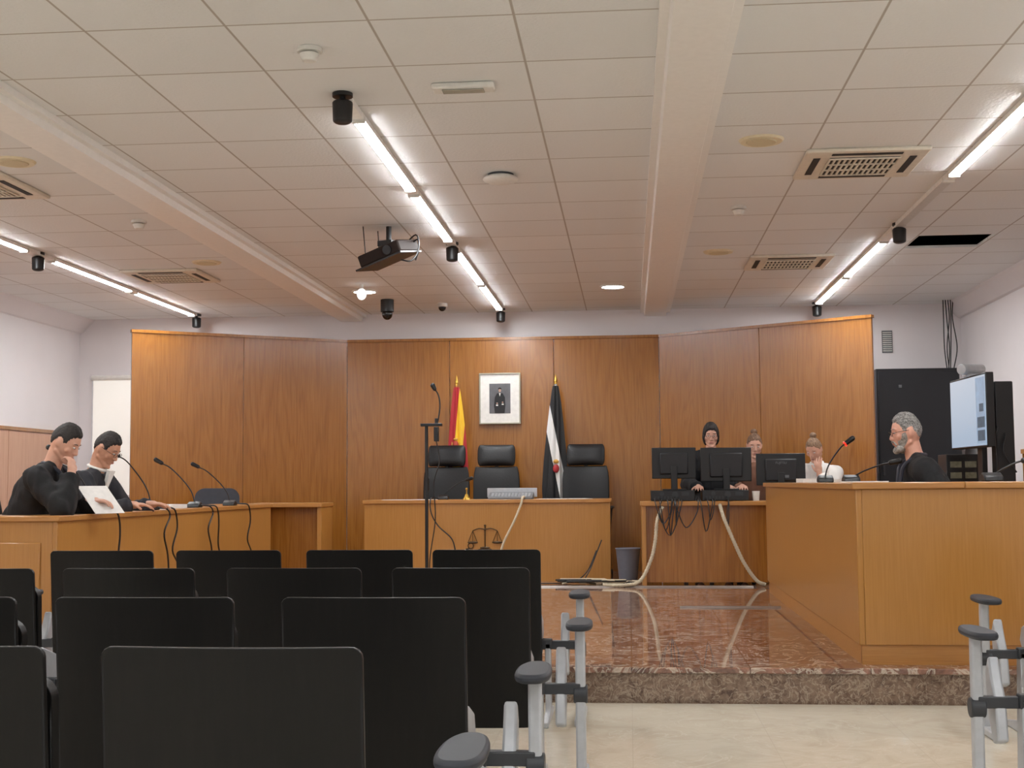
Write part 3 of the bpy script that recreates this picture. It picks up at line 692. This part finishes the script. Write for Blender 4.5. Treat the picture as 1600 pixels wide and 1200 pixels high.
for k in range(9):
    x0=r.uniform(-.38,.42); x1=x0+r.uniform(-.2,.2)
    MB().tube([(x0,.15,.80),(x0,.02,.79),(x0+.01,-.05,.74),((x0+x1)/2,-.06,.74-r.uniform(.12,.3)),(x1,-.05,.66),(x1+.02,-.02,.78),(x1+.02,.12,.79)],.005).obj('cable',BLACK,t)
t=thing('floor_cables','tangle of white and black cables on the marble floor','cable',(-.2,12.3,PZ))
for k in range(10):
    pts=[(r.uniform(-.5,.25),r.uniform(-.12,.12),.012+.004*k) for _ in range(5)]
    MB().tube(pts,.008).obj('white_cable' if k%2 else 'black_cable',BEIGE if k%2 else BLACK,t)
MB().box((.02,0,.025),(.28,.07,.045)).obj('power_strip',BEIGE,t,bevel=.005)
t=thing('floor_cables','thin black cables beside the bench','cable',(-.42,12.3,PZ))
MB().tube([(.1,.3,.3),(.02,.25,.12),(-.08,.15,.03),(-.2,.1,.01),(-.35,.0,.01),(-.6,0.05,.01)],.006).obj('black_cable',BLACK,t)
MB().tube([(.15,.3,.4),(.05,.2,.15),(.0,.05,.02),(.2,-.05,.01)],.006).obj('black_cable',BLACK,t)
for a,b,y,w in((-.86,1.10,12.0,.06),(.37,1.12,10.03,.05)):
    o=MB().prism([(-w/2,0),(w/2,0),(w*.3,.012),(-w*.3,.012)],'X',a,b).obj('cable_cover_strip',plain('alu_strip',srgb(170,165,160),.3,metal=.7),loc=(0,y,PZ)); tag(o,'flat aluminium cable cover strip on the floor','floor strip','cable strips')

# ------------------------------------------------------------ people
TS=bpy.data.scenes.new('tmp')
def remeshed(m,vox,sm=3,name='person'):
    me=m.mesh('tmp'); o=bpy.data.objects.new('tmp',me); TS.collection.objects.link(o)
    md=o.modifiers.new('r','REMESH'); md.mode='VOXEL'; md.voxel_size=vox; md.use_smooth_shade=True
    s=o.modifiers.new('s','SMOOTH'); s.factor=.5; s.iterations=sm
    vl=TS.view_layers[0]; vl.update(); dg=vl.depsgraph
    out=bpy.data.meshes.new_from_object(o.evaluated_get(dg)); bpy.data.objects.remove(o); out.name=name
    out.polygons.foreach_set('use_smooth',[True]*len(out.polygons)); return out
def ik(S,W,l1,l2,pole):
    d=W-S; L=min(d.length,(l1+l2)*.995); dr=d.normalized(); a=(l1*l1-l2*l2+L*L)/(2*L); h=math.sqrt(max(0,l1*l1-a*a))
    p=V(pole)-dr*V(pole).dot(dr); p.normalize(); return S+dr*a+p*h, S+dr*L
def headshape(u):
    x,y,z=u
    X,Y,Z=x*.075,y*.094,z*.120
    if z<0:
        t=-z; X*=1-.26*t**1.6; Y*= (1-.04*t) if y>0 else (1-.42*t)
    return V((X,Y,Z))
def add_head(m,H):
    bm=m.bm; r=bmesh.ops.create_uvsphere(bm,u_segments=32,v_segments=24,radius=1)
    for v in r['verts']:
        q=headshape(v.co); x,y,z=v.co
        if y>.5:
            for s in(-1,1):
                dd=((q.x-s*.031)/.016)**2+((q.z-.010)/.012)**2
                q.y-=.006*math.exp(-dd)
        v.co=H@q
    R3=H.to_3x3()
    def e(c,rad): m.ell(H@V(c),rad,R3,u=14,v=10)
    m.cap(H@V((0,.084,.020)),.008,H@V((0,.104,-.022)),.0115,10)
    e((0,.104,-.026),(.012,.012,.010))
    for s in(-1,1):
        e((s*.011,.097,-.029),(.008,.010,.007)); e((s*.042,.058,-.020),(.024,.020,.022)); e((s*.076,-.006,-.004),(.006,.016,.029))
        m.cap(H@V((s*.054,.0,-.060)),.016,H@V((s*.016,.070,-.100)),.016,10)
        e((s*.028,.079,.030),(.024,.008,.007))
    e((0,.082,-.100),(.022,.018,.016)); e((0,.088,-.056),(.022,.012,.013)); e((0,.072,-.058),(.034,.022,.034))
def hand(m,W,f,n,side,curl=.5,spread=1.):
    f=V(f).normalized(); n=V(n); n=(n-f*n.dot(f)).normalized(); s=f.cross(n)
    R=Matrix((s,f,n)).transposed()
    m.ell(W+f*.045,(.038,.052,.016),R,u=14,v=10); m.cap(W-f*.03,.027,W+f*.02,.026,12)
    for i,(o,L) in enumerate(((-.030,.066),(-.0105,.078),(.0105,.073),(.030,.058))):
        p=W+f*(.082-abs(o)*.15)+s*o; a=0; d=(f+s*o*5*spread).normalized(); c0=curl*(.8+.1*i)
        for k,sg in enumerate((.45,.32,.25)):
            a+=c0*.55; dd=d*math.cos(a)+n*math.sin(a); q=p+dd*L*sg; m.cap(p,.0088-.0008*k,q,.0081-.0008*k,8); p=q
    p=W+f*.025+s*side*.030; d=(f*.75+s*side*.7+n*.35).normalized(); q=p+d*.04; m.cap(p,.013,q,.0105,8); m.cap(q,.0105,q+(d*.7+f*.4+n*.3).normalized()*.032,.009,8)
def sm01(t): t=min(1,max(0,t)); return t*t*(3-2*t)
def hairlimit(kind,x,y,z):
    az=math.atan2(abs(x),y)
    if kind=='bob': pts=[(0,.56),(.35,.54),(.75,.40),(1.0,-.1),(1.2,-.85),(PI,-.90)]
    elif kind=='bun': pts=[(0,.60),(.6,.56),(1.0,.35),(1.25,.12),(1.5,.15),(1.9,.0),(2.3,-.4),(PI,-.5)]
    else: pts=[(0,.60),(.55,.60),(.85,.52),(1.05,.38),(1.2,.10),(1.36,.02),(1.46,.22),(1.85,.24),(2.0,-.08),(2.4,-.36),(PI,-.45)]
    for (a,b),(c,d) in zip(pts,pts[1:]):
        if az<=c: return b+(d-b)*sm01((az-a)/(c-a))
    return pts[-1][1]
def make_hair(H,hair,hairmat,P):
    m=MB(); bm=m.bm; r=bmesh.ops.create_uvsphere(bm,u_segments=84,v_segments=64,radius=1); un={}
    vol={'short':.11,'grey':.09,'bob':.13,'bun':.05}[hair]
    for v in r['verts']:
        x,y,z=v.co; e=z-hairlimit(hair,x,y,z)+noise.noise(V((x*9,y*9,z*9)))*.06; q=headshape(v.co)
        if hair=='bob' and z<0:
            q.x=x*.075*(1+.22*(-z)); q.z=z*.118; q.y=y*.094
        st=noise.noise(V((x*7,y*3,z*3)))*.035+noise.noise(V((x*30,y*8,z*8)))*.032+noise.noise(V((x*40,y*40,z*14)))*.012
        f=sm01(e/.10); top=(.25+.75*max(0,z)+ .35*max(0,z)*max(0,y)) if hair in('short','grey') else (1 if hair=='bob' else .8)
        un[v]=e; v.co=H@(q*(.985+(.02+vol*top+st)*f))
    bmesh.ops.delete(bm,geom=[f for f in bm.faces if all(un[v]<-.01 for v in f.verts)],context='FACES')
    if hair=='bun': m.ell(H@V((0,-.055,.125)),(.034,.031,.030),H.to_3x3())
    m.obj('hair',hairmat,P,angle=80)
def make_beard(H,beard,bvol,P):
    m=MB(); bm=m.bm; r=bmesh.ops.create_uvsphere(bm,u_segments=72,v_segments=54,radius=1); un={}
    for v in r['verts']:
        x,y,z=v.co; az=math.atan2(abs(x),y); lim=-.34+.36*sm01((az-.55)/.75)
        e=min(lim-z,(1.36-az)*.8)
        if y>0 and abs(x)<.34 and z>-.60: e=min(e,(abs(x)-.34)*.5)
        e+=noise.noise(V((x*12,y*12,z*12)))*.02
        un[v]=e; q=headshape(v.co); st=noise.noise(V((x*30,y*30,z*16)))*.02
        if z<-.45 and y>-.1:
            g=sm01((-z-.45)/.3); q.y+=.026*g*(1-abs(x)); q.z-=.002*g
            if y<.6: q.y+=.03*g*(.6-y)
        v.co=H@(q*(.99+(bvol+st)*sm01((e+.01)/.14)))
    bmesh.ops.delete(bm,geom=[f for f in bm.faces if all(un[v]<-.015 for v in f.verts)],context='FACES')
    m.tube([H@V((-.036,.086,-.070)),H@V((-.022,.097,-.048)),H@V((0,.103,-.043)),H@V((.022,.097,-.048)),H@V((.036,.086,-.070))],.0055)
    m.ell(H@V((0,.086,-.104)),(.032,.022,.022),H.to_3x3())
    for s in(-1,1): m.ell(H@V((s*.03,.068,-.094)),(.022,.026,.024),H.to_3x3())
    m.obj('beard',beard,P,angle=80)
IRIS=plain('iris_dark',srgb(30,20,15),.2)
def person(label,hip,rz,lean,hp,hy,wr,wl,fr,fl,nr,nl,hair='short',hairmat=HAIRB,glasses=False,beard=None,robe=ROBE,shirt=None,skin=SKIN,curl=(.6,.6),female=False,poleR=(.5,-.4,-.8),poleL=(-.5,-.4,-.8),stole=None,shw=.185,bvol=.06):
    k=.92 if female else 1.
    l=math.radians(lean); ld=V((0,math.sin(l),math.cos(l)))
    chest=ld*.36*k; neck=ld*.535*k; shc=ld*.47*k
    hd=math.radians(hp*.45+lean*.6); hc=neck+V((0,math.sin(hd),math.cos(hd)))*.150*k
    H=Matrix.Translation(hc)@Matrix.Rotation(math.radians(hy),4,'Z')@Matrix.Rotation(-math.radians(hp),4,'X')
    if female: H=H@Matrix.Scale(.95,4)
    SR=shc+V((shw*k,0,-.035)); SL=shc+V((-shw*k,0,-.035))
    ER,WR=ik(SR,V(wr),.29*k,.26*k,poleR); EL,WL=ik(SL,V(wl),.29*k,.26*k,poleL)
    hz=hip[2]-PZ
    ky=.36
    KR=V((.13,ky*k,-.04)); KL=V((-.13,ky*k,-.04)); AR=V((.13,(ky-.10)*k,-hz+.09)); AL=V((-.13,(ky-.10)*k,-hz+.09))
    m=MB(); RL=Matrix.Rotation(-l,3,'X')
    m.ell((0,0,.02),(.16*k,.12,.12)).ell(ld*.2,(.14*k,.10,.17),RL).ell(chest,(.155*k,.105,.17),RL)
    m.cap(neck-ld*.08,.068*k,neck,.058*k).cap(neck,.056*k,H@V((0,-.012,-.07)),.054*k).cap(SL,.052*k,SR,.052*k)
    for S,E,W in((SR,ER,WR),(SL,EL,WL)): m.cap(S,.050*k,E,.040*k).cap(E,.040*k,W,.027*k)
    for s,K_,A_ in((1,KR,AR),(-1,KL,AL)):
        m.cap((s*.09,0,0),.085,K_,.058).cap(K_,.056,A_,.038).cap(A_+V((0,-.03,-.045)),.036,A_+V((0,.14,-.058)),.028)
    add_head(m,H)
    hand(m,WR,fr,nr,-1,curl[0]); hand(m,WL,fl,nl,1,curl[1])
    me=remeshed(m,.006,2); me.materials.append(skin)
    P=bpy.data.objects.new('person',me); COL.objects.link(P); P.location=hip; P.rotation_euler=(0,0,rz); tag(P,label,'person')
    m=MB()
    m.ell((0,0,.03),(.195*k,.155,.16)).ell(ld*.12,(.185*k,.145,.2),RL).ell(ld*.22,(.185*k,.14,.2),RL).ell(chest-ld*.04,(.19*k,.14,.18),RL)
    m.ell(ld*.43*k,(.19*k,.11,.09),RL)
    m.cap(SL+V((.03,0,.0)),.074*k,SR-V((.03,0,.0)),.074*k)
    nb=neck-ld*.03
    for s,S in((-1,SL),(1,SR)): m.cap(S+V((-s*.01,0,.0)),.070*k,nb+V((s*.03,0,-.01)),.055*k)
    for S,E,W in((SR,ER,WR),(SL,EL,WL)):
        dd=(W-E).normalized(); We=W-dd*.03
        m.cap(S,.080*k,E,.076*k).cap(E,.076*k,We-dd*.03,.060*k); m.cyl(We-dd*.05,We,.060*k,.070*k)
    for s,K_,A_ in((1,KR,AR),(-1,KL,AL)): m.cap((s*.09,0,0),.10,K_,.072).cap(K_,.072,A_+V((0,0,.15)),.066)
    me=remeshed(m,.012,4,'clothing')
    for v in me.vertices:
        p=v.co; a=noise.noise(V((p.x*8,p.y*8,p.z*4)))*.015+noise.noise(V((p.x*26,p.y*26,p.z*8)))*.012
        v.co=p+v.normal*a
    me.materials.append(robe); o=bpy.data.objects.new('robe',me); COL.objects.link(o); o.parent=P
    if shirt:
        m=MB(); m.torus(neck+ld*.0,.060*k,.012,RL,seg=28); m.prism([(-.05,0),(.05,0),(.012,-.15),(-.012,-.15)],'Y',-.012,.012)
        m.bm.verts.ensure_lookup_table()
        for v in m.bm.verts[-8:]: v.co=RL@v.co+neck+V((0,.105,-.02))
        m.obj('shirt_collar',shirt,P)
    for s in(-1,1):
        MB().ell(H@V((s*.030,.0825,.009)),(.0115,.008,.0048),H.to_3x3()).obj('eye',EYEW,P)
        MB().ell(H@V((s*.030,.0893,.008)),(.0045,.003,.0042),H.to_3x3()).obj('iris',IRIS,P)
        MB().tube([H@V((s*.014,.088,.031)),H@V((s*.030,.088,.036)),H@V((s*.047,.078,.031))],.0022).obj('eyebrow',hairmat,P)
    MB().ell(H@V((0,.0985,-.0555)),(.019,.004,.0035),H.to_3x3()).ell(H@V((0,.098,-.062)),(.015,.004,.004),H.to_3x3()).obj('mouth',LIP,P)
    make_hair(H,hair,hairmat,P)
    if beard: make_beard(H,beard,bvol,P)
    if glasses:
        m=MB(); R3=H.to_3x3()@Matrix.Rotation(PI/2,3,'X')
        for s in(-1,1):
            m.torus(H@V((s*.031,.102,.006)),.021,.0015,R3,sy=.72); m.tube([H@V((s*.051,.098,.010)),H@V((s*.076,.075,.012)),H@V((s*.080,0,.012))],.0016)
        m.tube([H@V((-.010,.103,.010)),H@V((0,.105,.012)),H@V((.010,.103,.010))],.0015); m.obj('glasses',BLACK,P)
    if stole:
        m=MB()
        for s in(-1,1): m.tube([neck+V((0,-.072,-.0)),neck+V((s*.068,-.02,-.005)),neck+V((s*.06,.07,-.06)),chest+V((s*.045,.15,.03)),chest+V((s*.04,.16,-.1))],.013)
        m.obj('robe_facing',stole,P)
    loc=(hip[0],hip[1],PZ)
    if OLUSED[0]==0: OLUSED[0]=1; c=ol; c.location=loc; c.rotation_euler=(0,0,rz+PI)
    else: c=dup(ol,loc,rz+PI)
    c.scale=(1,1,(hip[2]-PZ-.10)/.515)
    return P
DB=plain('satin_navy',srgb(34,38,52),.5)
person('man in black robe leaning on the desk, hand at mouth',(-3.87,8.02,.79),-PI/2,25,33,0,
  (.12,.40,.42),(-.12,.44,.24),(-.35,-.15,1),(.1,1,.0),(-.3,-1,0),(0,0,-1),stole=DB,curl=(1.2,.7),poleR=(.6,-.1,-.9))
sh=MB().box((0,0,0),(.21,.002,.28),Matrix.Rotation(-.9,3,'X')).obj('paper_sheet',PAPER,smooth=False,loc=(-3.38,8.15,1.04),rot=(0,0,PI/2*.6)); tag(sh,'white paper sheet held up over the desk','paper','loose papers')
person('man with glasses in grey suit and dark robe reading',(-3.92,8.95,.75),-PI/2,19,34,-6,
  (.16,.50,.245),(-.14,.52,.245),(-.1,1,0),(.1,1,0),(0,0,-1),(0,0,-1),glasses=True,shirt=PAPER,robe=plain('dark_suit',srgb(30,31,38),.8,bump=.5,scale=14,var=.2),curl=(.5,.5),skin=plain('skin_tan',srgb(200,146,118),.5))
person('grey-haired bearded man with glasses and black robe',(1.98,8.5,.78),PI/2,19,10,0,
  (.12,.22,.22),(-.14,.20,.22),(.1,.6,-.5),(-.1,.6,-.5),(0,-.5,-1),(0,-.5,-1),hair='grey',hairmat=HAIRG,glasses=True,beard=BEARDG,skin=SKINR,stole=DB,shw=.2)
person('woman with black bobbed hair and glasses in black robe',(.80,12.93,.96),PI,6,16,0,
  (.14,.34,.12),(-.14,.34,.12),(0,1,0),(0,1,0),(0,0,-1),(0,0,-1),hair='bob',glasses=True,female=True,stole=DB)
person('woman with brown hair mostly hidden behind a monitor',(1.21,12.90,.86),PI,10,20,0,
  (.14,.34,.22),(-.14,.34,.22),(0,1,0),(0,1,0),(0,0,-1),(0,0,-1),hair='bun',hairmat=HAIRN,female=True,robe=plain('brown_top',srgb(120,80,60),.8))
person('woman with hair bun in a white jacket looking down',(1.82,12.66,.82),math.radians(150),12,34,0,
  (.14,.36,.20),(-.09,.27,.38),(0,1,0),(.1,.1,1),(0,0,-1),(0,-1,0),hair='bun',hairmat=HAIRL,female=True,robe=plain('white_jacket',srgb(222,218,212),.8,bump=.4,scale=14),shirt=PAPER)
bpy.data.scenes.remove(TS)

# ------------------------------------------------------------ world, camera
w=bpy.data.worlds.new('world'); scene.world=w; w.use_nodes=True
bg=w.node_tree.nodes['Background']; bg.inputs[0].default_value=(.97,.98,1,1); bg.inputs[1].default_value=.55
cd=bpy.data.cameras.new('camera'); cam=bpy.data.objects.new('camera',cd); COL.objects.link(cam); scene.camera=cam
cd.sensor_width=36; cd.lens=2040/1600*36; cd.clip_end=100
y_,p_,r_=[math.radians(a) for a in (5.0794,4.3823,-0.42)]
Mc=Matrix.Rotation(y_,4,'Z')@Matrix.Rotation(PI/2+p_,4,'X')@Matrix.Rotation(r_,4,'Z')
cam.matrix_world=Matrix.Translation((0,0,1.12))@Mc
scene.view_settings.view_transform='Standard'
scene.view_settings.gamma=1.05
